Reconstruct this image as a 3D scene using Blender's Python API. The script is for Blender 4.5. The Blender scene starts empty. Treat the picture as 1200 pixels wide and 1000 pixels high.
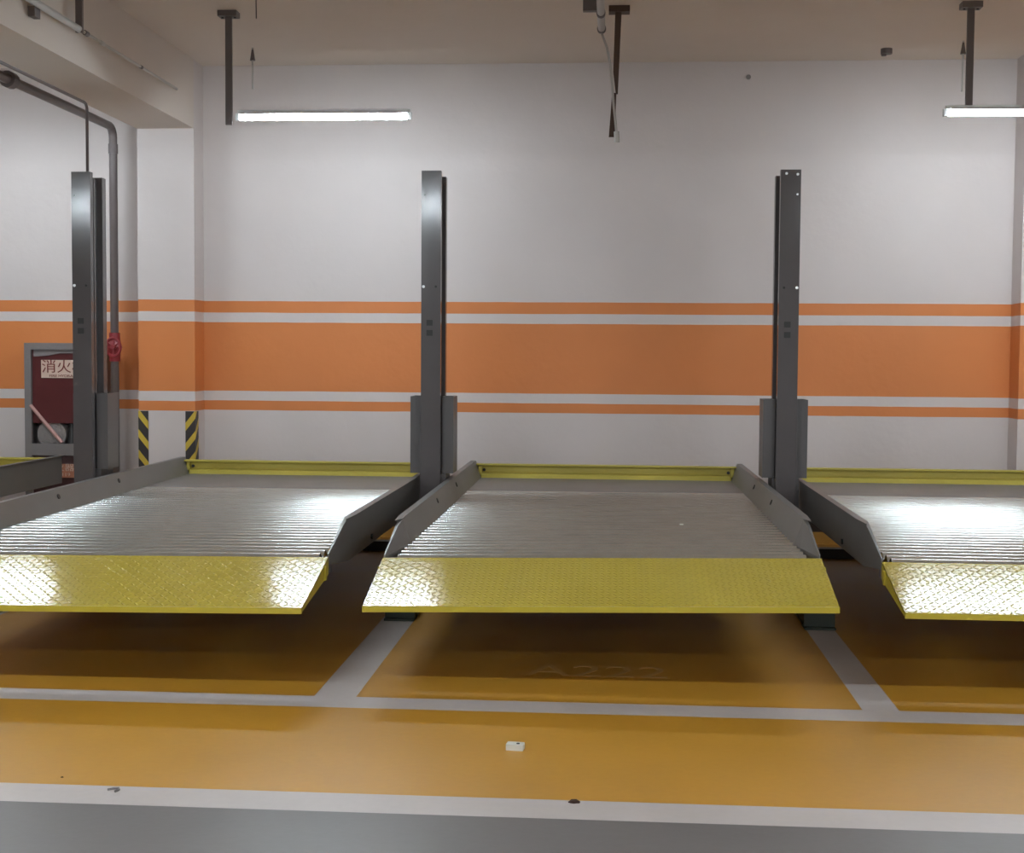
import bpy, bmesh, math, random
from mathutils import Matrix, Vector

random.seed(7)
S = bpy.context.scene
COL = S.collection

# ---------------------------------------------------------------- camera
cam_data = bpy.data.cameras.new('camera')
cam = bpy.data.objects.new('camera', cam_data)
COL.objects.link(cam)
right = Vector((0.99716807, 0.07487813, 0.00700712))
down = Vector((0.01085955, -0.05116672, -0.99863108))
fwd = Vector((-0.0744171, 0.99587913, -0.05183496))
m3 = Matrix((right, -down, -fwd)).transposed()
cam.matrix_world = Matrix.Translation((0, 0, 1.55)) @ m3.to_4x4()
cam_data.sensor_fit = 'HORIZONTAL'
cam_data.sensor_width = 36.0
cam_data.lens = 1596.0 / 1200.0 * 36.0
cam_data.clip_start = 0.05
S.camera = cam

# ---------------------------------------------------------------- world + exposure
w = bpy.data.worlds.new('world')
S.world = w
w.use_nodes = True
w.node_tree.nodes['Background'].inputs[0].default_value = (0.9, 0.85, 0.8, 1)
w.node_tree.nodes['Background'].inputs[1].default_value = 0.2
S.view_settings.view_transform = 'Standard'
S.view_settings.look = 'None'
S.view_settings.gamma = 1.0
S.view_settings.use_curve_mapping = False
S.view_settings.exposure = 1.0
TUBE_POWER = 150.0         # emission strength of the fluorescent tubes

# ---------------------------------------------------------------- materials
def lin(c):
    return tuple(((v / 255.0) / 12.92 if v / 255.0 <= 0.04045 else ((v / 255.0 + 0.055) / 1.055) ** 2.4) for v in c)

def new_mat(name):
    m = bpy.data.materials.new(name)
    m.use_nodes = True
    nt = m.node_tree
    return m, nt, nt.nodes['Principled BSDF']

def N(nt, t, **kw):
    n = nt.nodes.new(t)
    for k, v in kw.items():
        setattr(n, k, v)
    return n

def mat(name, col, rough=0.6, metal=0.0, var=0.08, scale=6.0, bump=0.0, bscale=60.0, spec=0.5, coat=0.0):
    """procedural paint / metal: base colour broken up by noise, with optional fine bump"""
    m, nt, b = new_mat(name)
    L = nt.links
    tc = N(nt, 'ShaderNodeTexCoord')
    no = N(nt, 'ShaderNodeTexNoise'); no.inputs['Scale'].default_value = scale; no.inputs['Detail'].default_value = 5
    L.new(tc.outputs['Object'], no.inputs['Vector'])
    mx = N(nt, 'ShaderNodeMixRGB')
    mx.inputs[1].default_value = tuple(max(0, c * (1 - var)) for c in col) + (1,)
    mx.inputs[2].default_value = tuple(min(1, c * (1 + var)) for c in col) + (1,)
    L.new(no.outputs['Fac'], mx.inputs[0])
    L.new(mx.outputs[0], b.inputs['Base Color'])
    b.inputs['Roughness'].default_value = rough
    b.inputs['Metallic'].default_value = metal
    b.inputs['Specular IOR Level'].default_value = spec
    b.inputs['Coat Weight'].default_value = coat
    b.inputs['Coat Roughness'].default_value = 0.1
    if bump:
        n2 = N(nt, 'ShaderNodeTexNoise'); n2.inputs['Scale'].default_value = bscale
        L.new(tc.outputs['Object'], n2.inputs['Vector'])
        bp = N(nt, 'ShaderNodeBump'); bp.inputs['Strength'].default_value = bump; bp.inputs['Distance'].default_value = 0.01
        L.new(n2.outputs['Fac'], bp.inputs['Height'])
        L.new(bp.outputs[0], b.inputs['Normal'])
    return m

def emit(name, col, s):
    m, nt, b = new_mat(name)
    b.inputs['Base Color'].default_value = (0.9, 0.9, 0.9, 1)
    b.inputs['Emission Color'].default_value = (*col, 1)
    b.inputs['Emission Strength'].default_value = s
    return m

WHITE = (0.625, 0.55, 0.525)
ORANGE = (0.63, 0.20, 0.052)

def wall_material():
    m, nt, b = new_mat('painted_wall')
    L = nt.links
    g = N(nt, 'ShaderNodeNewGeometry')
    sp = N(nt, 'ShaderNodeSeparateXYZ'); L.new(g.outputs['Position'], sp.inputs[0])
    nz = N(nt, 'ShaderNodeTexNoise'); nz.inputs['Scale'].default_value = 3.0
    L.new(g.outputs['Position'], nz.inputs['Vector'])
    ma = N(nt, 'ShaderNodeMath', operation='MULTIPLY_ADD')          # slightly wavy masking-tape edge
    ma.inputs[1].default_value = 0.006; L.new(nz.outputs['Fac'], ma.inputs[0]); L.new(sp.outputs['Z'], ma.inputs[2])
    mr = N(nt, 'ShaderNodeMapRange'); mr.inputs['From Min'].default_value = 1.003; mr.inputs['From Max'].default_value = 2.053
    L.new(ma.outputs[0], mr.inputs['Value'])
    cr = N(nt, 'ShaderNodeValToRGB'); cr.color_ramp.interpolation = 'CONSTANT'
    def f(z): return (z - 1.0) / 1.05
    stops = [(0.0, WHITE), (f(1.066), ORANGE), (f(1.151), WHITE), (f(1.230), ORANGE), (f(1.820), WHITE), (f(1.900), ORANGE), (f(1.998), WHITE)]
    els = cr.color_ramp.elements
    els[0].position = 0.0; els[0].color = (*WHITE, 1)
    els[1].position = stops[1][0]; els[1].color = (*stops[1][1], 1)
    for p, c in stops[2:]:
        e = els.new(p); e.color = (*c, 1)
    L.new(mr.outputs[0], cr.inputs['Fac'])
    n1 = N(nt, 'ShaderNodeTexNoise'); n1.inputs['Scale'].default_value = 1.6; n1.inputs['Detail'].default_value = 6
    L.new(g.outputs['Position'], n1.inputs['Vector'])
    r1 = N(nt, 'ShaderNodeMapRange'); r1.inputs['To Min'].default_value = 0.93; r1.inputs['To Max'].default_value = 1.05
    L.new(n1.outputs['Fac'], r1.inputs['Value'])
    mu = N(nt, 'ShaderNodeMixRGB', blend_type='MULTIPLY'); mu.inputs[0].default_value = 1
    L.new(cr.outputs['Color'], mu.inputs[1]); L.new(r1.outputs[0], mu.inputs[2])
    L.new(mu.outputs[0], b.inputs['Base Color'])
    b.inputs['Roughness'].default_value = 0.55
    n2 = N(nt, 'ShaderNodeTexNoise'); n2.inputs['Scale'].default_value = 14
    L.new(g.outputs['Position'], n2.inputs['Vector'])
    bp = N(nt, 'ShaderNodeBump'); bp.inputs['Strength'].default_value = 0.12; bp.inputs['Distance'].default_value = 0.02
    L.new(n2.outputs['Fac'], bp.inputs['Height']); L.new(bp.outputs[0], b.inputs['Normal'])
    return m

def tread_material():
    """yellow checker plate: raised lugs alternating between the two diagonals"""
    m, nt, b = new_mat('yellow_tread_plate')
    L = nt.links
    tc = N(nt, 'ShaderNodeTexCoord')
    sp = N(nt, 'ShaderNodeSeparateXYZ'); L.new(tc.outputs['Object'], sp.inputs[0])
    def M(op, a, c=None, d=None):
        n = N(nt, 'ShaderNodeMath', operation=op)
        for i, v in enumerate((a, c, d)):
            if v is None: continue
            if isinstance(v, (int, float)): n.inputs[i].default_value = v
            else: L.new(v, n.inputs[i])
        return n.outputs[0]
    P = 0.030
    u = M('DIVIDE', sp.outputs['X'], P); v = M('DIVIDE', sp.outputs['Y'], P)
    fu = M('SUBTRACT', M('FRACT', u), 0.5); fv = M('SUBTRACT', M('FRACT', v), 0.5)
    par = M('FLOORED_MODULO', M('ADD', M('FLOOR', u), M('FLOOR', v)), 2.0)     # 0 / 1 cells
    sg = M('MULTIPLY_ADD', par, 2.0, -1.0)
    a = M('ADD', fu, M('MULTIPLY', fv, sg)); c = M('SUBTRACT', fu, M('MULTIPLY', fv, sg))
    d = M('ADD', M('MULTIPLY', M('POWER', M('ABSOLUTE', a), 2.0), 1.6), M('MULTIPLY', M('POWER', M('ABSOLUTE', c), 2.0), 16.0))
    hgt = M('MAXIMUM', M('SUBTRACT', 1.0, d), 0.0)
    bp = N(nt, 'ShaderNodeBump'); bp.inputs['Strength'].default_value = 0.55; bp.inputs['Distance'].default_value = 0.009
    L.new(hgt, bp.inputs['Height'])
    n2 = N(nt, 'ShaderNodeTexNoise'); n2.inputs['Scale'].default_value = 9
    L.new(tc.outputs['Object'], n2.inputs['Vector'])
    bp2 = N(nt, 'ShaderNodeBump'); bp2.inputs['Strength'].default_value = 0.06; bp2.inputs['Distance'].default_value = 0.02
    L.new(n2.outputs['Fac'], bp2.inputs['Height']); L.new(bp.outputs[0], bp2.inputs['Normal'])
    L.new(bp2.outputs[0], b.inputs['Normal'])
    no = N(nt, 'ShaderNodeTexNoise'); no.inputs['Scale'].default_value = 3; no.inputs['Detail'].default_value = 5
    L.new(tc.outputs['Object'], no.inputs['Vector'])
    mx = N(nt, 'ShaderNodeMixRGB'); mx.inputs[1].default_value = (0.46, 0.355, 0.035, 1); mx.inputs[2].default_value = (0.54, 0.425, 0.05, 1)
    L.new(no.outputs['Fac'], mx.inputs[0]); L.new(mx.outputs[0], b.inputs['Base Color'])
    b.inputs['Roughness'].default_value = 0.15
    return m

def floor_paint(name, col, rough, var=0.10):
    m, nt, b = new_mat(name)
    L = nt.links
    g = N(nt, 'ShaderNodeNewGeometry')
    n1 = N(nt, 'ShaderNodeTexNoise'); n1.inputs['Scale'].default_value = 1.2; n1.inputs['Detail'].default_value = 8
    n3 = N(nt, 'ShaderNodeTexNoise'); n3.inputs['Scale'].default_value = 30; n3.inputs['Detail'].default_value = 3
    L.new(g.outputs['Position'], n1.inputs['Vector']); L.new(g.outputs['Position'], n3.inputs['Vector'])
    ad = N(nt, 'ShaderNodeMath', operation='MULTIPLY_ADD'); ad.inputs[1].default_value = 0.25
    L.new(n3.outputs['Fac'], ad.inputs[0]); L.new(n1.outputs['Fac'], ad.inputs[2])
    r = N(nt, 'ShaderNodeMapRange'); r.inputs['From Min'].default_value = 0.35; r.inputs['From Max'].default_value = 0.9
    r.inputs['To Min'].default_value = 1 - var; r.inputs['To Max'].default_value = 1 + var
    L.new(ad.outputs[0], r.inputs['Value'])
    mu = N(nt, 'ShaderNodeMixRGB', blend_type='MULTIPLY'); mu.inputs[0].default_value = 1; mu.inputs[1].default_value = (*col, 1)
    L.new(r.outputs[0], mu.inputs[2]); L.new(mu.outputs[0], b.inputs['Base Color'])
    rr = N(nt, 'ShaderNodeMapRange'); rr.inputs['To Min'].default_value = rough - 0.06; rr.inputs['To Max'].default_value = rough + 0.1
    L.new(n1.outputs['Fac'], rr.inputs['Value']); L.new(rr.outputs[0], b.inputs['Roughness'])
    bp = N(nt, 'ShaderNodeBump'); bp.inputs['Strength'].default_value = 0.05; bp.inputs['Distance'].default_value = 0.01
    L.new(n3.outputs['Fac'], bp.inputs['Height']); L.new(bp.outputs[0], b.inputs['Normal'])
    return m

def hazard_material():
    m, nt, b = new_mat('black_yellow_hazard')
    L = nt.links
    tc = N(nt, 'ShaderNodeTexCoord')
    sp = N(nt, 'ShaderNodeSeparateXYZ'); L.new(tc.outputs['Object'], sp.inputs[0])
    ax = N(nt, 'ShaderNodeMath', operation='ADD'); L.new(sp.outputs['X'], ax.inputs[0]); L.new(sp.outputs['Y'], ax.inputs[1])
    ma = N(nt, 'ShaderNodeMath', operation='MULTIPLY_ADD'); ma.inputs[1].default_value = 1.25
    L.new(ax.outputs[0], ma.inputs[0]); L.new(sp.outputs['Z'], ma.inputs[2])
    dv = N(nt, 'ShaderNodeMath', operation='DIVIDE'); dv.inputs[1].default_value = 0.172; L.new(ma.outputs[0], dv.inputs[0])
    fr = N(nt, 'ShaderNodeMath', operation='FRACT'); L.new(dv.outputs[0], fr.inputs[0])
    lt = N(nt, 'ShaderNodeMath', operation='LESS_THAN'); lt.inputs[1].default_value = 0.40; L.new(fr.outputs[0], lt.inputs[0])
    mx = N(nt, 'ShaderNodeMixRGB'); mx.inputs[1].default_value = (0.028, 0.022, 0.022, 1); mx.inputs[2].default_value = (0.55, 0.38, 0.04, 1)
    L.new(lt.outputs[0], mx.inputs[0]); L.new(mx.outputs[0], b.inputs['Base Color'])
    b.inputs['Roughness'].default_value = 0.5
    return m

M = {
    'wall': wall_material(),
    'ceiling': mat('ceiling_paint', (0.70, 0.605, 0.53), 0.9, var=0.06, scale=1.5, bump=0.2, bscale=12),
    'beam': mat('beam_paint', (0.66, 0.575, 0.51), 0.9, var=0.06, scale=1.5, bump=0.2, bscale=12),
    'plain_wall': mat('plain_wall_paint', (0.50, 0.45, 0.42), 0.8, var=0.06, scale=1.5),
    'yellow_floor': floor_paint('yellow_floor_paint', (0.55, 0.275, 0.027), 0.36),
    'white_floor': floor_paint('white_line_paint', (0.56, 0.50, 0.47), 0.4),
    'grey_floor': floor_paint('grey_floor_paint', (0.16, 0.145, 0.14), 0.36),
    'skirting': mat('yellow_skirting_paint', (0.55, 0.30, 0.07), 0.5),
    'tread': tread_material(),
    'yellow': mat('yellow_gloss_paint', (0.50, 0.40, 0.04), 0.3, var=0.06),
    'yellow_rail': mat('yellow_rail_paint', (0.52, 0.42, 0.07), 0.4, var=0.08),
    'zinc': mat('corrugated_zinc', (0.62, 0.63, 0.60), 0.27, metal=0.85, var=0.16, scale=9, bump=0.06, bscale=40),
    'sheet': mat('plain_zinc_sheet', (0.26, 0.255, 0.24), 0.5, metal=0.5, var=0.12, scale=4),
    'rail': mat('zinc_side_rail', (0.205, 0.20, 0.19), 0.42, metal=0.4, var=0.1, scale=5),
    'post': mat('grey_gloss_post_paint', (0.115, 0.102, 0.102), 0.13, var=0.08, scale=4),
    'post_dark': mat('grey_post_recess_paint', (0.05, 0.047, 0.048), 0.4),
    'sleeve': mat('grey_sleeve_paint', (0.11, 0.098, 0.095), 0.38, var=0.1),
    'base': mat('green_grey_base_paint', (0.06, 0.075, 0.06), 0.55, var=0.15),
    'black': mat('black_rubber', (0.012, 0.011, 0.011), 0.6),
    'bolt': mat('dark_bolt_steel', (0.04, 0.038, 0.036), 0.45, metal=0.6),
    'bright': mat('bright_screw_steel', (0.7, 0.7, 0.7), 0.3, metal=0.9),
    'hanger': mat('grey_hanger_paint', (0.13, 0.105, 0.10), 0.5),
    'brown': mat('rusty_brown_hanger_paint', (0.075, 0.038, 0.022), 0.6),
    'batten': mat('white_batten_enamel', (0.7, 0.7, 0.7), 0.4),
    'pipe': mat('grey_brown_pipe_paint', (0.16, 0.13, 0.125), 0.35, var=0.1),
    'conduit': mat('pale_conduit_metal', (0.5, 0.47, 0.44), 0.35, metal=0.3),
    'red': mat('red_valve_paint', (0.24, 0.02, 0.025), 0.4),
    'door_red': mat('dark_red_cabinet_glass', (0.085, 0.014, 0.014), 0.3, var=0.15, coat=0.3),
    'dark_red': mat('dark_red_panel', (0.05, 0.018, 0.018), 0.5),  # plain dark red of the lower cabinet door
    'cab': mat('grey_steel_cabinet', (0.21, 0.185, 0.18), 0.4, metal=0.2, var=0.06),
    'sign': mat('cream_sign_plastic', (0.62, 0.45, 0.36), 0.5),
    'sign_low': mat('orange_faded_sign', (0.42, 0.17, 0.10), 0.5),
    'sign_red': mat('sign_red_ink', (0.16, 0.02, 0.015), 0.5),
    'hose': mat('pale_canvas_hose', (0.23, 0.20, 0.19), 0.8, bump=0.4, bscale=90),
    'pink': mat('pale_pink_bar', (0.50, 0.27, 0.24), 0.4),
    'hazard': hazard_material(),
    'tube': emit('fluorescent_tube_glow', (0.84, 0.93, 1.0), TUBE_POWER),
    'dimmed_tube': emit('dimmed_fluorescent_tube_glow', (0.80, 0.92, 1.0), TUBE_POWER * 0.6),  # same tubes turned down in the back row to keep the wall darker
    'white_plastic': mat('white_plastic', (0.75, 0.74, 0.66), 0.4),
    'leaf': mat('dry_brown_leaf', (0.05, 0.02, 0.01), 0.7),
    'scrap': mat('grey_wire_scrap', (0.18, 0.16, 0.15), 0.5),
    'faint_lettering': mat('faint_floor_lettering', (0.60, 0.36, 0.12), 0.5),  # lettering tone close to the floor yellow
}

# ---------------------------------------------------------------- helpers
def link(name, me, m, parent=None):
    o = bpy.data.objects.new(name, me)
    COL.objects.link(o)
    if m is not None:
        for x in (m if isinstance(m, (list, tuple)) else [m]):
            me.materials.append(x)
    if parent is not None:
        o.parent = parent
    return o

def obj(name, bm, m, parent=None, smooth=False, bevel=0.0):
    if bevel:
        bmesh.ops.bevel(bm, geom=[e for e in bm.edges if len(e.link_faces) == 2 and e.calc_face_angle(0) > 0.6], offset=bevel, segments=2, affect='EDGES', clamp_overlap=True)
    bmesh.ops.recalc_face_normals(bm, faces=bm.faces)
    me = bpy.data.meshes.new(name)
    bm.to_mesh(me); bm.free()
    if smooth:
        for p in me.polygons: p.use_smooth = True
    return link(name, me, m, parent)

def empty(name, loc=(0, 0, 0)):
    o = bpy.data.objects.new(name, None)
    o.empty_display_size = 0.1
    o.location = loc
    COL.objects.link(o)
    return o

def tag(o, label=None, cat=None, group=None, kind=None):
    if label: o['label'] = label
    if cat: o['category'] = cat
    if group: o['group'] = group
    if kind: o['kind'] = kind
    return o

def BM(): return bmesh.new()

def box(bm, x0, x1, y0, y1, z0, z1, mi=0):
    vs = [bm.verts.new(p) for p in ((x0, y0, z0), (x1, y0, z0), (x1, y1, z0), (x0, y1, z0), (x0, y0, z1), (x1, y0, z1), (x1, y1, z1), (x0, y1, z1))]
    for f in ((0, 3, 2, 1), (4, 5, 6, 7), (0, 1, 5, 4), (1, 2, 6, 5), (2, 3, 7, 6), (3, 0, 4, 7)):
        fa = bm.faces.new([vs[i] for i in f]); fa.material_index = mi
    return bm

def tubeline(bm, pts, r, seg=12, taper=None):
    """round bar swept along a polyline with mitred bends"""
    pts = [Vector(p) for p in pts]
    rings = []
    ref = None
    for i, p in enumerate(pts):
        if i == 0: d = pts[1] - p
        elif i == len(pts) - 1: d = p - pts[i - 1]
        else: d = (pts[i + 1] - p).normalized() + (p - pts[i - 1]).normalized()
        d.normalize()
        if ref is None:
            ref = Vector((0, 0, 1)) if abs(d.z) < 0.9 else Vector((1, 0, 0))
        a = d.cross(ref).normalized(); b = a.cross(d).normalized(); ref = b
        rr = r if taper is None else taper[i]
        rings.append([bm.verts.new(p + a * rr * math.cos(t) + b * rr * math.sin(t)) for t in [2 * math.pi * k / seg for k in range(seg)]])
    for q in range(len(rings) - 1):
        for k in range(seg):
            bm.faces.new((rings[q][k], rings[q][(k + 1) % seg], rings[q + 1][(k + 1) % seg], rings[q + 1][k]))
    bm.faces.new(rings[0]); bm.faces.new(rings[-1][::-1])
    return bm

def disc(bm, c, axis, r, t, seg=12):
    c = Vector(c); a = Vector(axis).normalized()
    return tubeline(bm, [c - a * t / 2, c + a * t / 2], r, seg)

def prism(bm, prof, y0, y1, plane='xz'):
    """closed profile extruded along the remaining axis"""
    def P(p, s):
        if plane == 'xz': return (p[0], s, p[1])
        if plane == 'yz': return (s, p[0], p[1])
        return (p[0], p[1], s)
    a = [bm.verts.new(P(p, y0)) for p in prof]; b = [bm.verts.new(P(p, y1)) for p in prof]
    n = len(prof)
    for i in range(n):
        bm.faces.new((a[i], a[(i + 1) % n], b[(i + 1) % n], b[i]))
    bm.faces.new(a); bm.faces.new(b[::-1])
    return bm

def text(name, s, size, mtx, m, parent=None, extrude=0.001, sx=1.0):
    cu = bpy.data.curves.new(name, 'FONT')
    cu.body = s; cu.size = size; cu.extrude = extrude
    cu.align_x = 'CENTER'; cu.align_y = 'CENTER'
    t = bpy.data.objects.new(name + '_tmp', cu)
    COL.objects.link(t)
    dg = bpy.context.evaluated_depsgraph_get()
    me = bpy.data.meshes.new_from_object(t.evaluated_get(dg))
    bpy.data.objects.remove(t)
    me.transform(Matrix.Diagonal((sx, 1, 1, 1)))
    me.transform(mtx)
    me.materials.clear()
    return link(name, me, m, parent)

# ---------------------------------------------------------------- setting
CEIL, WALL = 3.985, 11.46
X0, X1, Y0 = -12.5, 10.5, -8.0

bm = BM()
xs = [X0, -3.785, -3.60, -1.343, -1.152, 1.108, 1.268, 3.54, 3.70, X1]
ys = [Y0, 4.492, 4.687, 5.845, 6.035, WALL]
grid = [[bm.verts.new((x, y, 0)) for x in xs] for y in ys]
for j in range(len(ys) - 1):
    for i in range(len(xs) - 1):
        f = bm.faces.new((grid[j][i], grid[j][i + 1], grid[j + 1][i + 1], grid[j + 1][i]))
        f.material_index = {0: 2, 1: 1, 2: 0, 3: 1, 4: 1 if i in (1, 3, 5, 7) else 0}[j]
floor = obj('floor', bm, [M['yellow_floor'], M['white_floor'], M['grey_floor']])
tag(floor, kind='structure')

def shell(name, args, m):
    o = obj(name, box(BM(), *args), m)
    return tag(o, kind='structure')
shell('ceiling', (X0, X1, Y0, WALL, CEIL, CEIL + 0.15), M['ceiling'])
shell('wall_back', (X0, X1, WALL, WALL + 0.2, 0, CEIL), M['wall'])
shell('wall_left', (X0 - 0.2, X0, Y0, WALL, 0, CEIL), M['plain_wall'])
shell('wall_right', (X1, X1 + 0.2, Y0, WALL, 0, CEIL), M['plain_wall'])
shell('wall_front', (X0, X1, Y0 - 0.2, Y0, 0, CEIL), M['plain_wall'])
BX0, BX1, BY = -3.99, -3.507, 11.2
shell('trim_1', (BX0, BX1, BY, WALL, 0, CEIL), M['wall'])                        # concrete column, left
shell('trim_2', (3.235, 3.74, BY, WALL, 0, CEIL), M['wall'])                     # concrete column, right
shell('trim_3', (BX0, BX1, Y0, BY, 3.42, CEIL), M['beam'])                       # beam running out of the left column
bm = BM()
box(bm, X0, BX0, WALL - 0.012, WALL, 0, 0.11); box(bm, BX1, 3.235, WALL - 0.012, WALL, 0, 0.11); box(bm, 3.74, X1, WALL - 0.012, WALL, 0, 0.11)
tag(obj('baseboard_back', bm, M['skirting']), kind='structure')

# faint bay lettering on the floor, coloured close to the yellow paint
t = text('floor_lettering', 'A222', 0.34, Matrix.Translation((-0.065, 6.64, 0.0015)), M['faint_lettering'], extrude=0.0005, sx=0.95)
tag(t, 'faint bay number painted on the yellow floor under the middle platform', 'floor marking')

# ---------------------------------------------------------------- parking platforms
ZD = 0.56
def platform(xl, xr, yf, dzl, dzr, yb, label, zl=0.410):
    """xl..xr outer rail faces; yf deck front edge; dzl/dzr how far its front corners sit off level; yb rear face"""
    root = empty('parking_platform', ((xl + xr) / 2, 9.0, 0))
    inv = Matrix.Translation(root.location).inverted()
    W = xr - xl
    def settle(co):      # the deck front hangs slightly twisted in its frame
        t = (yb - co.y) / (yb - 6.65)
        co.y += (yf - 6.65) * t
        co.z += (dzl + (dzr - dzl) * (co.x - xl) / W) * min(t, 1.15)
    def fin(name, bm, m, smooth=False, bevel=0.0, parent=None, skew=True):
        if skew:
            for v in bm.verts: settle(v.co)
        o = obj(name, bm, m, None, smooth, bevel)
        if parent is None:
            o.data.transform(inv); o.parent = root
        else:
            o.data.transform(inv); o.parent = parent
        return o
    il, ir = xl + 0.07, xr - 0.07
    # corrugated zinc deck: trapezoid waves running across the platform
    per, hh = 0.118, 0.029
    prof = []
    y = 6.66
    while y < 9.93:
        for k in range(10):     # rounded waves with slightly flattened crests
            sn = -math.cos(2 * math.pi * k / 10)
            prof.append((y + per * k / 10, ZD - hh / 2 + hh / 2 * max(-1.0, min(1.0, sn * 1.2))))
        y += per
    bm = BM()
    a = [bm.verts.new((il - 0.01, p[0], p[1])) for p in prof]; b = [bm.verts.new((ir + 0.01, p[0], p[1])) for p in prof]
    a2 = [bm.verts.new((il - 0.01, p[0], p[1] - 0.006)) for p in prof]; b2 = [bm.verts.new((ir + 0.01, p[0], p[1] - 0.006)) for p in prof]
    for i in range(len(prof) - 1):
        bm.faces.new((a[i], b[i], b[i + 1], a[i + 1])); bm.faces.new((a2[i], a2[i + 1], b2[i + 1], b2[i]))
    d = fin('corrugated_deck', bm, M['zinc'], smooth=True)
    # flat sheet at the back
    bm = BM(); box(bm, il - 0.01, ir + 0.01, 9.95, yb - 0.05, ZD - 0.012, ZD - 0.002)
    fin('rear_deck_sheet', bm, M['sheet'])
    # side rails: hollow pressed channel, inner face leaning in towards the deck, nose cut to a slope
    for s, xo, xi in ((1, xl, il), (-1, xr, ir)):
        bm = BM()
        st = [(yb, 0.69, 0.46, 1.0), (7.12, 0.69, 0.46, 0.95), (7.00, 0.668, 0.475, 0.68), (6.64, 0.568, 0.515, 0.08)]
        rings = []
        for (yy, zt, zb, k) in st:
            xin = xo + (xi - xo) * k
            pts = [(xo, zb), (xo, zt), (xo + s * 0.022 * k, zt), (xin, ZD - 0.004), (xin, ZD - 0.02), (xo + s * 0.014 * k, zt - 0.02), (xo + s * 0.008, zb)]
            if k < 1 and zt < 0.62: pts = [(xo, zb), (xo, zt), (xo + s * 0.006, zt), (xin, ZD - 0.004), (xin, ZD - 0.02), (xo + s * 0.008, zt - 0.04), (xo + s * 0.008, zb)]
            rings.append([bm.verts.new((px, yy, pz)) for px, pz in pts])
        for q in range(len(rings) - 1):
            for k in range(7):
                bm.faces.new((rings[q][k], rings[q][(k + 1) % 7], rings[q + 1][(k + 1) % 7], rings[q + 1][k]))
        bm.faces.new(rings[0]); bm.faces.new(rings[-1][::-1])
        r = fin('side_rail', bm, M['rail'])
        bm = BM()   # pressed top flange folding outwards, ends in a point
        v = [(xo - s * 0.02, 7.25), (xo - s * 0.006, 7.02), (xo + s * 0.02, 7.12), (xo + s * 0.02, yb), (xo - s * 0.02, yb)]
        prism(bm, [(p[0], p[1]) for p in v], 0.688, 0.694, 'xy')
        fin('rail_flange', bm, M['rail'], parent=r)
        # bolts and lightening holes in the rail's faces
        for yy, zz in ((8.45, 0.645), (9.50, 0.645)):
            bm = BM(); disc(bm, (xo + s * 0.036, yy, zz), (s * 0.13, 0, 0.05), 0.017, 0.012, 10)
            fin('bolt', bm, M['bolt'], parent=r)
        bm = BM(); disc(bm, (xo - s * 0.004, 7.8, 0.50), (1, 0, 0), 0.016, 0.01, 10); fin('bolt', bm, M['bolt'], parent=r)
    # rear rail: yellow channel with an upper and a lower lip
    bm = BM()
    prof = [(yb - 0.055, 0.558), (yb - 0.055, 0.590), (yb - 0.008, 0.600), (yb - 0.008, 0.655), (yb - 0.065, 0.661), (yb - 0.065, 0.673), (yb, 0.673), (yb, 0.545), (yb - 0.045, 0.545)]
    prism(bm, prof, xl + 0.03, xr - 0.03, 'yz')
    rr = fin('rear_rail', bm, M['yellow_rail'])
    for xe in (xl + 0.06, xr - 0.06):
        bm = BM(); box(bm, xe - 0.012, xe + 0.012, yb - 0.055, yb - 0.01, 0.566, 0.655)
        fin('rail_bracket', bm, M['yellow_rail'], parent=rr)
        bm = BM(); disc(bm, (xe + (0.03 if xe < (xl + xr) / 2 else -0.03), yb - 0.014, 0.62), (0, 1, 0), 0.013, 0.014, 8)
        fin('bolt', bm, M['bolt'], parent=rr)
    # front ramp: sloping tread plate with a folded lip and side gussets
    yt, zt, yl = 6.622, 0.556, 6.06
    xa, xb = xl - 0.002, xr + 0.002
    bm = BM()
    th = 0.006
    v = [bm.verts.new(p) for p in ((xa, yt, zt), (xb, yt, zt), (xb, yl, zl), (xa, yl, zl), (xa, yt, zt - th), (xb, yt, zt - th), (xb, yl, zl - th), (xa, yl, zl - th))]
    for f in ((0, 3, 2, 1), (4, 5, 6, 7), (0, 1, 5, 4), (1, 2, 6, 5), (2, 3, 7, 6), (3, 0, 4, 7)): bm.faces.new([v[i] for i in f])
    rp = fin('ramp_plate', bm, M['tread'])
    bm = BM(); box(bm, xa, xb, yl - 0.012, yl + 0.0, zl - 0.026, zl + 0.001)
    fin('ramp_lip', bm, M['yellow'], parent=rp, bevel=0.002)
    for s, xo in ((1, xa), (-1, xb)):
        bm = BM()
        prism(bm, [(yl, zl - 0.02), (yl, zl), (yt, zt), (yt, zt - 0.085), (yt - 0.10, zt - 0.10)], min(xo, xo + s * 0.005), max(xo, xo + s * 0.005), 'yz')
        fin('ramp_gusset', bm, M['yellow'], parent=rp)
        bm = BM(); box(bm, min(xo - s * 0.008, xo), max(xo - s * 0.008, xo), yt - 0.10, yt - 0.07, zt - 0.10, zt - 0.03)
        fin('gusset_stiffener', bm, M['yellow'], parent=rp)
    # lifting cross beam and front cross member under the deck
    bm = BM(); box(bm, xl + 0.01, xr - 0.01, 9.36, 9.56, 0.36, 0.525)
    fin('lifting_beam', bm, M['sleeve'], bevel=0.004)
    for yy in (6.70, 8.0, 10.6):
        bm = BM(); box(bm, xl + 0.012, xr - 0.012, yy, yy + 0.06, 0.462, 0.528)
        fin('cross_member', bm, M['sleeve'])
    tag(root, label, 'parking platform', 'car lift platforms in a row')
    return root

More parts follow.
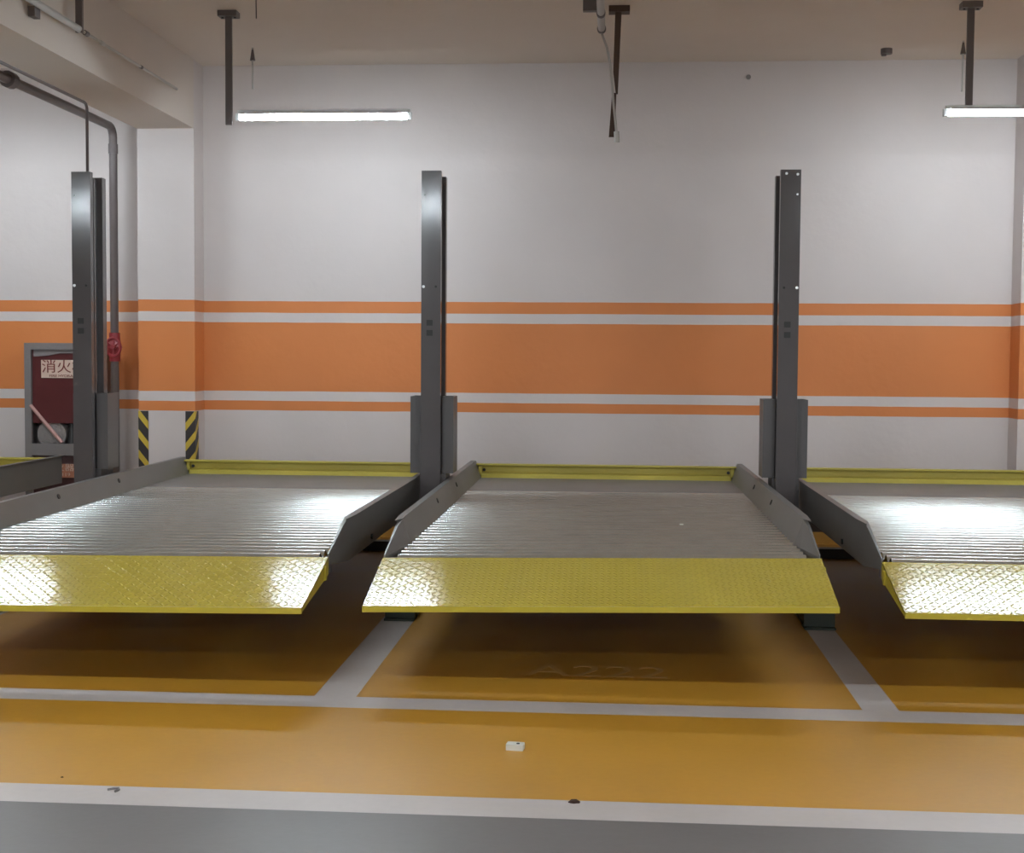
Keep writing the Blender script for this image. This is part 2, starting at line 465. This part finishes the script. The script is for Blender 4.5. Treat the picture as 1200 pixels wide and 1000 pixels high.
platform(-6.74, -4.60, 6.65, 0.0, 0.0, 11.05, 'car platform cut off at the left edge, only its dark back corner showing')
platform(-3.565, -1.392, 6.59, -0.022, 0.0, 11.05, 'car platform between the left and centre posts with yellow ramp and grey deck')
platform(-1.14, 1.015, 6.72, -0.017, 0.018, 11.05, 'middle car platform shown whole between the centre and right posts, yellow front ramp', 0.416)
platform(1.316, 3.48, 6.76, 0.0, 0.0, 11.05, 'car platform at the right edge with bright glare on its ramp')

# ---------------------------------------------------------------- lift posts
def post(xc, label, wl=0.152):
    y0 = 9.40
    root = empty('lift_post', (xc, 9.5, 0))
    inv = Matrix.Translation(root.location).inverted()
    def fin(name, bm, m, bevel=0.0, parent=None):
        o = obj(name, bm, m, None, False, bevel); o.data.transform(inv); o.parent = parent or root; return o
    def B(*a): return box(BM(), *a)
    bm = BM()     # front channel: face plate with returned edges
    prism(bm, [(xc - .068, y0), (xc + .068, y0), (xc + .068, y0 + .05), (xc + .060, y0 + .05), (xc + .060, y0 + .008), (xc - .060, y0 + .008), (xc - .060, y0 + .05), (xc - .068, y0 + .05)], 0.1, 2.822, 'xy')
    face = fin('front_channel', bm, M['post'])
    fin('inner_web', B(xc - .036, xc + .036, y0 + .008, y0 + .22, 0.1, 2.79), M['post_dark'])
    bm = BM()
    for sx in (-1, 1):
        a, b2 = sorted((xc + sx * .036, xc + sx * .055))
        box(bm, a, b2, y0 + .10, y0 + .125, 0.1, 2.79)
    fin('guide_strip', bm, M['post'])
    bm = BM()
    prism(bm, [(xc - .078, y0 + .20), (xc + .078, y0 + .20), (xc + .078, y0 + .27), (xc - .078, y0 + .27)], 0.1, 2.806, 'xy')
    fin('rear_channel', bm, M['post'])
    # bolt holes and the pressed squares in the face
    for dx, z, r, mm in ((-.03, 2.795, .009, 'bright'), (.045, 2.79, .009, 'bright'), (.045, 2.655, .007, 'bright' if xc > 0 else 'bolt'), (-.052, 2.025, .010, 'bright'), (.035, 2.025, .009, 'bolt')):
        sx = dx if xc > 0 else (dx if z < 2.5 else -dx)
        if xc > 0 and z < 2.2: sx = -dx
        if xc < 0 and z > 2.7: continue
        bm = BM(); disc(bm, (xc + sx, y0 - .001, z), (0, 1, 0), r, .006, 10)
        fin('bolt', bm, M[mm], parent=face)
    for z in (1.775, 1.705):
        fin('locking_slot', B(xc - .022 - .008, xc + .022 - .008, y0 - .003, y0 + .002, z - .02, z + .02), M['bolt'], parent=face, bevel=0.003)
    # carriage: two hollow wings gripping the post behind its face plate
    bm = BM()
    for sx in (-1, 1):
        xi, xo = xc + sx * .071, xc + sx * (.152 if sx > 0 else wl)
        p = [(xi, y0 + .075), (xo, y0 + .075), (xo, y0 + .30), (xo - sx * .010, y0 + .30), (xo - sx * .010, y0 + .085), (xi + sx * .010, y0 + .085), (xi + sx * .010, y0 + .19), (xi, y0 + .19)]
        if sx < 0: p = p[::-1]
        prism(bm, p, 0.722, 1.262, 'xy')
    box(bm, xc - wl, xc + .152, y0 + .29, y0 + .31, 0.72, 1.262)
    box(bm, xc - .085, xc + .100, y0 + .075, y0 + .31, 0.18, 0.72)
    for sx in (-1, 1):
        a, b2 = sorted((xc + sx * .082, xc + sx * ((.152 if sx > 0 else wl) - .012)))
        box(bm, a, b2, y0 + .19, y0 + .27, 0.72, 1.235)
    fin('carriage', bm, M['sleeve'])
    # base: long floor beam with end plate, under the post
    xb = xc + (0.035 if xc < 0.5 else 0.01)
    bm = BM(); box(bm, xb - .080, xb + .080, 7.86, 10.85, 0.012, 0.10); fin('base_beam', bm, M['base'], bevel=0.005)
    for ya, yb2 in ((7.80, 7.95), (9.2, 10.9)):
        bm = BM(); box(bm, xb - .088, xb + .088, ya, yb2, 0, 0.012); fin('foot_plate', bm, M['base'])
    bm = BM(); box(bm, xb - .088, xb + .088, 7.845, 7.86, 0.0, 0.105); fin('end_plate', bm, M['base'])
    tag(root, label, 'lift post', 'upright posts of the car lifts')
    return root

post(-3.757, 'grey lift post standing in front of the red hydrant cabinet, leftmost of three', 0.100)
post(-1.272, 'grey lift post between the left and middle platforms, bright lamp glint near its top')
post(1.178, 'grey lift post to the right of the middle platform, screws at its top')

# cross tubes lying on the floor behind the platforms, one per bay
for xa, xb, lb in ((-3.60, -1.33, 'dark cross tube on the floor beneath the back of the left platform'),
                   (-1.14, 1.095, 'dark cross tube on the floor beneath the back of the middle platform'),
                   (1.28, 3.60, 'dark cross tube on the floor beneath the back of the right platform')):
    bm = BM(); box(bm, xa, xb, 10.62, 10.72, 0, 0.075)
    o = obj('floor_cross_tube', bm, M['post_dark'], bevel=0.006)
    tag(o, lb, 'floor tube', 'cross tubes on the floor')

# ---------------------------------------------------------------- ceiling lights
TUBE_LEN = 1.20
def make_light(tm='tube', rw=0.06, rd=0.016):
    """origin on the ceiling above the left end of the lamp"""
    root = empty('fluorescent_light')
    zt = 3.236 - CEIL
    bm = BM(); tubeline(bm, [(0.02, 0, zt), (0.02 + TUBE_LEN, 0, zt)], 0.019, 16); obj('lamp_tube', bm, M[tm], root, smooth=False)
    bm = BM(); box(bm, 0.0, 0.04 + TUBE_LEN, -0.018, 0.018, zt + 0.026, zt + 0.052); obj('batten', bm, M['batten'], root, bevel=0.004)
    bm = BM(); prism(bm, [(-rw, zt + rd), (-0.018, zt + 0.030), (0.018, zt + 0.030), (rw, zt + rd), (rw, zt + rd + 0.003), (0.018, zt + 0.034), (-0.018, zt + 0.034), (-rw, zt + rd + 0.003)], 0.03, 0.01 + TUBE_LEN, 'yz'); obj('reflector', bm, M['batten'], root)  # wings added to hold light off the ceiling
    for x in (-0.012, 0.042 + TUBE_LEN - 0.018):
        bm = BM(); box(bm, x - 0.004, x + 0.026, -0.014, 0.014, zt - 0.020, zt + 0.03); obj('end_holder', bm, M['batten'], root, bevel=0.003)
    return root

def hanger(loc, hx, m, zbot, parent):
    """steel drop bar with a ceiling flange; loc-relative"""
    bm = BM(); box(bm, hx - 0.068, hx + 0.068, -0.05, 0.05, -0.040, 0.0); f = obj('ceiling_flange', bm, m, parent, bevel=0.004)
    bm = BM(); box(bm, hx - 0.023, hx + 0.023, -0.012, 0.012, zbot, -0.038); obj('drop_bar', bm, m, parent, bevel=0.002)
    for dx in (-0.045, 0.045):
        bm = BM(); disc(bm, (hx + dx, 0.0, -0.042), (0, 0, 1), 0.009, 0.012, 8); obj('bolt', bm, M['bolt'], f)

zb = 3.185 - CEIL
lights = [(-2.70, 9.66, -0.066, 'lit fluorescent tube above the left platform, hung by one grey bar at its left end'),
          (2.252, 9.66, 0.155, 'lit fluorescent tube at the right edge above the right platform'),
          (-5.78, 9.66, -0.066, 'lit fluorescent tube beyond the left edge of the picture')]
for rowy, rowx in ((3.6, (-6.35, -2.66, 2.252)), (-0.8, (-4.9, 0.4, 5.2)), (-5.4, (-4.9, 0.4, 5.2))):
    for xx in rowx:
        lights.append((xx, rowy, -0.066, None))
lights.append((6.4, 9.66, -0.066, None)); lights.append((6.4, 3.6, -0.066, None))
for i, (lx, ly, hx, lb) in enumerate(lights):
    o = make_light(*(('dimmed_tube',) if ly > 9 else ('tube', 0.10, -0.006))); o.location = (lx, ly, CEIL)  # unseen front rows get wider, lower reflectors, shaped to darken the upper wall
    hanger(None, hx, M['hanger'], zb if hx < 0 else 3.289 - CEIL, o)
    tag(o, lb or 'fluorescent tube lamp in the rows behind the camera, out of the picture', 'fluorescent light', 'hanging fluorescent tubes')

# brown hanger in the middle with a flat bar seen nearly edge on
r = empty('ceiling_hanger', (0.0, 9.66, CEIL))
bm = BM(); box(bm, -0.065, 0.081, -0.05, 0.05, -0.042, 0); obj('ceiling_flange', bm, M['brown'], r, bevel=0.004)
bm = BM()
prof = [(-0.020, -0.04), (0.024, -0.04), (0.004, -0.60), (-0.010, -0.60), (-0.030, -0.45)]
prism(bm, prof, -0.012, 0.012, 'xz'); obj('drop_bar', bm, M['brown'], r)
bm = BM(); prism(bm, [(-0.036, -0.59), (-0.006, -0.59), (-0.014, -0.895), (-0.056, -0.895)], 0.013, 0.03, 'xz'); obj('lower_bracket', bm, M['brown'], r)
tag(r, 'rust brown ceiling hanger with a tapering bar, in the middle without a lamp', 'hanger')
pts = [(-0.114, 9.63, 3.80), (-0.075, 9.632, 3.70), (-0.050, 9.634, 3.58), (-0.036, 9.636, 3.45), (-0.024, 9.636, 3.30), (-0.010, 9.636, 3.18), (-0.002, 9.636, 3.10)]
c = empty('hanging_cable', (-0.114, 9.63, 3.80))
inv = Matrix.Translation(c.location).inverted()
o = obj('cable', tubeline(BM(), pts, 0.009, 10), M['conduit'], None, True); o.data.transform(inv); o.parent = c
bm = BM(); tubeline(bm, [(-0.003, 9.634, 3.12), (0.001, 9.634, 3.045)], 0.019, 12)
o = obj('cable_plug', bm, M['conduit'], None); o.data.transform(inv); o.parent = c
tag(c, 'pale cable hanging beside the brown hanger from the end of the overhead conduit', 'cable')

def conduit(name, x, z, ya, yb, r, label, collars=()):
    root = empty(name, (x, yb, z))
    inv = Matrix.Translation(root.location).inverted()
    o = obj('pipe', tubeline(BM(), [(x, ya, z), (x, yb, z)], r, 14), M['conduit'], None, True); o.data.transform(inv); o.parent = root
    for (cy, cr, cl, mm) in collars:
        o = obj('collar', tubeline(BM(), [(x, cy - cl / 2, z), (x, cy + cl / 2, z)], cr, 14), M[mm], None); o.data.transform(inv); o.parent = root
    return root, inv
rt, inv = conduit('overhead_conduit', -0.114, 3.83, -7.9, 9.66, 0.026, '', ((9.64, 0.031, 0.04, 'hanger'), (9.2, 0.030, 0.05, 'hanger')))
o = obj('conduit_clamp', box(BM(), -0.235, -0.135, 9.25, 9.30, 3.86, CEIL - 0.001), M['hanger'], None); o.data.transform(inv); o.parent = rt
tag(rt, 'pale overhead conduit ending at the top centre beside the brown hanger', 'conduit')

# conduit along the left beam, with its own little hanger and junction box
rt, inv = conduit('beam_conduit', -3.44, 3.62, 8.62, 10.56, 0.010, '', ((8.72, 0.017, 0.05, 'hanger'), (9.0, 0.014, 0.05, 'conduit'), (9.75, 0.013, 0.04, 'hanger')))
o = obj('thick_sleeve', tubeline(BM(), [(-3.44, -7.9, 3.64), (-3.44, 8.62, 3.62)], 0.022, 14), M['conduit'], None, True); o.data.transform(inv); o.parent = rt
o = obj('drop_bar', box(BM(), -3.462, -3.418, 8.60, 8.625, 3.60, CEIL), M['hanger'], None); o.data.transform(inv); o.parent = rt
o = obj('junction_box', box(BM(), -3.53 + .03, -3.44 - .02, 7.98, 8.06, 3.55, 3.61), M['hanger'], None, bevel=0.004); o.data.transform(inv); o.parent = rt
tag(rt, 'thin pale conduit running along the beam at the top left towards the wall', 'conduit')

# slim rods hanging behind the two lamps
for x, y, z0, z1, label in ((-2.90, 10.8, 4.0, 3.66, 'thin rod hanging behind the left lamp with a dark tapered head'),
                            (2.64, 10.8, 4.0, 3.60, 'thin rod hanging behind the right lamp with a dark tapered head')):
    r = empty('thin_rod', (x, y, CEIL))
    z0 = CEIL
    bm = BM(); tubeline(bm, [(0, 0, 0), (0, 0, z1 - CEIL)], 0.008, 8); obj('rod', bm, M['conduit'], r)
    bm = BM(); tubeline(bm, [(0, 0, 0), (0, 0, -0.10)], 0.02, 8, taper=[0.006, 0.022]); obj('rod_head', bm, M['hanger'], r)
    tag(r, label, 'rod')
bm = BM(); tubeline(bm, [(-2.446, 9.2, CEIL), (-2.444, 9.2, 3.82)], 0.004, 8)
tag(obj('wire_stub', bm, M['hanger']), 'short thin wire hanging from the ceiling above the left lamp', 'wire')
bm = BM(); disc(bm, (2.11, 11.05, CEIL - 0.02), (0, 0, 1), 0.045, 0.04, 16); disc(bm, (2.09, 11.05, CEIL - 0.045), (0, 0, 1), 0.02, 0.02, 12)
tag(obj('ceiling_fitting', bm, M['hanger']), 'small dark round fitting on the ceiling left of the right lamp', 'fitting')
bm = BM(); disc(bm, (1.075, WALL - 0.008, 3.855), (0, 1, 0), 0.02, 0.016, 10)
tag(obj('wall_anchor', bm, M['cab']), 'tiny grey anchor plug high on the back wall above the right post', 'anchor')

# ---------------------------------------------------------------- fire main, valve, cable
root = empty('fire_pipe', (-4.21, 11.24, 0))
inv = Matrix.Translation(root.location).inverted()
def add(name, bm, m, smooth=False, parent=None, bevel=0.0):
    o = obj(name, bm, m, None, smooth, bevel); o.data.transform(inv); o.parent = parent or root; return o
px, pz = -4.21, 3.44
arc = [(px, 11.24 - 0.09 * (1 - math.sin(a)), pz - 0.09 * (1 - math.cos(a))) for a in [math.radians(d) for d in (0, 22, 45, 68, 90)]]
add('pipe', tubeline(BM(), [(px, -7.9, pz)] + arc + [(px, 11.24, 0.0)], 0.034, 16), M['pipe'], True)
for cy in (9.28, 5.0): add('coupling', tubeline(BM(), [(px, cy - 0.04, pz), (px, cy + 0.04, pz)], 0.058, 14), M['hanger'])
add('coupling', tubeline(BM(), [(px, 11.24, 3.30), (px, 11.24, 3.22)], 0.040, 14), M['pipe'])
v = add('valve_body', tubeline(BM(), [(px, 11.24, 1.72), (px, 11.24, 1.65), (px, 11.24, 1.60), (px, 11.24, 1.55), (px, 11.24, 1.48)], 0.05, 14, taper=[0.045, 0.048, 0.062, 0.048, 0.045]), M['red'])
add('valve_stem', tubeline(BM(), [(px, 11.24, 1.60), (px + 0.055, 11.06, 1.60)], 0.018, 10), M['red'], parent=v)
wc = Vector((px + 0.058, 11.05, 1.60)); ring = []
bm = BM()
n = 20; rr_ = []
for i in range(n):
    a = 2 * math.pi * i / n
    cc = wc + Vector((math.cos(a) * 0.062, 0, math.sin(a) * 0.075)); rd = Vector((math.cos(a), 0, math.sin(a)))
    rr_.append([bm.verts.new(cc + rd * 0.012 * math.cos(t) + Vector((0, 1, 0)) * 0.012 * math.sin(t)) for t in [2 * math.pi * k / 6 for k in range(6)]])
for i in range(n):
    for k in range(6):
        bm.faces.new((rr_[i][k], rr_[i][(k + 1) % 6], rr_[(i + 1) % n][(k + 1) % 6], rr_[(i + 1) % n][k]))
for a in (0.5, 2.6, 4.7):
    tubeline(bm, [wc, wc + Vector((math.cos(a) * 0.062, 0, math.sin(a) * 0.075))], 0.007, 6)
disc(bm, wc, (0, 1, 0), 0.018, 0.03, 10)
add('handwheel', bm, M['red'], parent=v)
tag(root, 'grey fire pipe running overhead and down behind the left post, with a red valve', 'pipe')

bm = BM(); tubeline(bm, [(-3.79, -7.9, 3.335), (-3.79, 9.56, 3.335), (-3.788, 9.585, 3.328), (-3.786, 9.60, 3.30), (-3.785, 9.60, 2.812)], 0.011, 10)
tag(obj('power_cable', bm, M['pipe'], None, True), 'thin grey cable running under the beam and dropping into the top of the left post', 'cable')

# ---------------------------------------------------------------- fire hydrant cabinet
cx0, cx1, cy0 = -5.0, -4.29, 11.24
root = empty('hydrant_cabinet', ((cx0 + cx1) / 2, WALL, 0))
inv = Matrix.Translation(root.location).inverted()
bm = BM()   # hollow carcass
box(bm, cx0, cx1, WALL - 0.02, WALL - 0.002, 0.0, 1.632); box(bm, cx0, cx0 + 0.02, cy0 + 0.03, WALL - 0.02, 0.0, 1.632); box(bm, cx1 - 0.02, cx1, cy0 + 0.03, WALL - 0.02, 0.0, 1.632)
box(bm, cx0, cx1, cy0 + 0.03, WALL - 0.02, 1.60, 1.632); box(bm, cx0, cx1, cy0 + 0.03, WALL - 0.02, 0.70, 0.72); box(bm, cx0, cx1, cy0 + 0.03, WALL - 0.02, 0.0, 0.03)
add('carcass', bm, M['cab'])
bm = BM()
box(bm, cx0, cx0 + 0.058, cy0, cy0 + 0.03, 0, 1.632); box(bm, cx1 - 0.058, cx1, cy0, cy0 + 0.03, 0, 1.632)
box(bm, cx0 + 0.058, cx1 - 0.058, cy0, cy0 + 0.03, 1.575, 1.632); box(bm, cx0 + 0.058, cx1 - 0.058, cy0, cy0 + 0.03, 0.675, 0.775); box(bm, cx0 + 0.058, cx1 - 0.058, cy0, cy0 + 0.03, 0, 0.08)
add('front_frame', bm, M['cab'])
bm = BM(); box(bm, cx0 + 0.058, cx1 - 0.058, cy0 + 0.030, cy0 + 0.038, 0.95, 1.575)
door = add('upper_door', bm, M['door_red'])
bm = BM(); prism(bm, [(cx0 + 0.075, 1.575), (cx1 - 0.07, 1.575), (cx1 - 0.07, 1.545), (cx0 + 0.30, 1.545), (cx0 + 0.20, 1.525), (cx0 + 0.075, 1.515)], cy0 + 0.020, cy0 + 0.030, 'xz')
add('door_closer_strip', bm, M['cab'], parent=door)
bm = BM(); box(bm, cx0 + 0.058, cx1 - 0.058, cy0 + 0.030, cy0 + 0.038, 0.08, 0.675)
low = add('lower_door', bm, M['dark_red'])
sg = add('door_sign', box(BM(), -4.862, -4.46, cy0 + 0.024, cy0 + 0.030, 1.335, 1.488), M['sign'], parent=door)
Rx = Matrix.Rotation(math.radians(90), 4, 'X')
def wtext(s, size, x, y, z, m, parent, sx=1.0):
    o = text('sign_lettering', s, size, Matrix.Translation((x, y, z)) @ Rx, m, None, 0.001, sx)
    o.data.transform(inv); o.parent = parent
wtext('消火栓', 0.118, -4.661, cy0 + 0.022, 1.425, M['sign_red'], door, 1.12)
wtext('FIRE HYDRANT', 0.032, -4.661, cy0 + 0.022, 1.352, M['sign_red'], door, 1.2)
sg = add('door_sign', box(BM(), -4.862, -4.555, cy0 + 0.024, cy0 + 0.030, 0.485, 0.602), M['sign_low'], parent=low)
wtext('灭火器', 0.07, -4.71, cy0 + 0.022, 0.568, M['sign'], low, 1.25)
wtext('FIRE 119', 0.04, -4.71, cy0 + 0.022, 0.510, M['sign'], low, 1.3)
# hose roll seen through the lower part of the upper door, with the pale bar across it
bm = BM(); disc(bm, (-4.79, cy0 + 0.10, 0.855), (0, 1, 0.1), 0.125, 0.09, 28)
for k in range(3): disc(bm, (-4.79, cy0 + 0.10, 0.855), (0, 1, 0.1), 0.10 - k * 0.03, 0.10 + k * 0.008, 24)
add('hose_roll', bm, M['hose'], bevel=0.006)
bm = BM(); tubeline(bm, [(-4.62, cy0 + 0.08, 0.775), (-4.62, cy0 + 0.08, 0.95)], 0.03, 12, taper=[0.04, 0.02]); add('hose_nozzle', bm, M['bolt'])
bm = BM(); tubeline(bm, [(-4.954, cy0 + 0.012, 1.102), (-4.681, cy0 + 0.012, 0.785)], 0.016, 8); add('diagonal_bar', bm, M['pink'])
tag(root, 'grey steel fire hydrant cabinet with dark red doors against the wall behind the left post', 'fire cabinet')

# ---------------------------------------------------------------- hazard guards on the column corners
def guard(x, sgn, label):
    o = None
    bm = BM()
    if sgn > 0:
        box(bm, 0, 0.082, -0.004, 0.0, 0, 0.92); box(bm, -0.004, 0, -0.004, 0.082, 0, 0.92)
    else:
        box(bm, -0.082, 0, -0.004, 0.0, 0, 0.92); box(bm, 0, 0.004, -0.004, 0.082, 0, 0.92)
    o = obj('corner_guard', bm, M['hazard'])
    if sgn < 0:
        pass
    o.location = (x, BY - 0.0015, 0.146)
    tag(o, label, 'corner guard', 'striped column corner guards')
    return o
guard(BX0, 1, 'black and yellow striped guard on the left corner of the column, beside the post')
g2 = guard(BX1, -1, 'black and yellow striped guard on the right corner of the column')
# mirrored slant on the right guard
hm = M['hazard'].copy(); hm.name = 'black_yellow_hazard_mirrored'
for nd in hm.node_tree.nodes:
    if nd.type == 'MATH' and nd.operation == 'MULTIPLY_ADD': nd.inputs[1].default_value = -1.25
g2.data.materials.clear(); g2.data.materials.append(hm)

# ---------------------------------------------------------------- litter on the floor
bm = BM(); box(bm, -0.034, 0.034, -0.022, 0.022, 0, 0.024)
r = empty('plastic_block', (-0.373, 5.285, 0)); obj('block_body', bm, M['white_plastic'], r, bevel=0.007)
bm = BM(); disc(bm, (0.012, -0.004, 0.0245), (0, 0, 1), 0.007, 0.003, 10); obj('hole', bm, M['black'], r)
r.rotation_euler = (0, 0, math.radians(-6))
tag(r, 'small white plastic block with a dark hole lying on the yellow floor', 'plastic block')

def leaf(loc, s, label, name='dry_leaf'):
    bm = BM()
    pts = [(-0.030, 0), (-0.014, 0.012), (0.0, 0.010), (0.010, 0.018), (0.028, -0.004), (0.012, -0.006), (0.0, -0.012), (-0.016, -0.008)]
    top = [bm.verts.new((x * s, y * s, (0.004 + 0.010 * abs(math.sin(i * 1.7))) * s)) for i, (x, y) in enumerate(pts)]
    bot = [bm.verts.new((x * s * 0.9, y * s * 0.9, 0)) for x, y in pts]
    c = bm.verts.new((0.004 * s, 0.003 * s, 0.018 * s))
    for i in range(8):
        bm.faces.new((top[i], top[(i + 1) % 8], c)); bm.faces.new((bot[i], bot[(i + 1) % 8], top[(i + 1) % 8], top[i]))
    bm.faces.new(bot[::-1])
    o = obj(name, bm, M['leaf']); o.location = loc
    tag(o, label, 'leaf' if name == 'dry_leaf' else 'crumb'); return o
leaf((-0.122, 4.66, 0), 0.75, 'crumpled dark brown dry leaf on the front white line')
leaf((-1.995, 4.765, 0), 0.22, 'tiny dark crumb on the yellow floor near the bottom left', 'dirt_crumb')
bm = BM(); tubeline(bm, [(-1.775, 4.635, 0.004), (-1.758, 4.65, 0.004), (-1.742, 4.655, 0.004), (-1.735, 4.64, 0.004), (-1.742, 4.618, 0.004)], 0.004, 6)
tag(obj('wire_scrap', bm, M['scrap'], None, True), 'small curled grey wire scrap on the white line at the bottom left', 'wire scrap')

bm = BM(); box(bm, -0.011, 0.011, -0.010, 0.010, 0, 0.006)
o = obj('paper_scrap', bm, M['white_plastic'], bevel=0.002); o.location = (0.405, 8.03, ZD - 0.001 + 0.004)
tag(o, 'tiny white paper scrap lying on the deck of the middle platform', 'paper scrap')
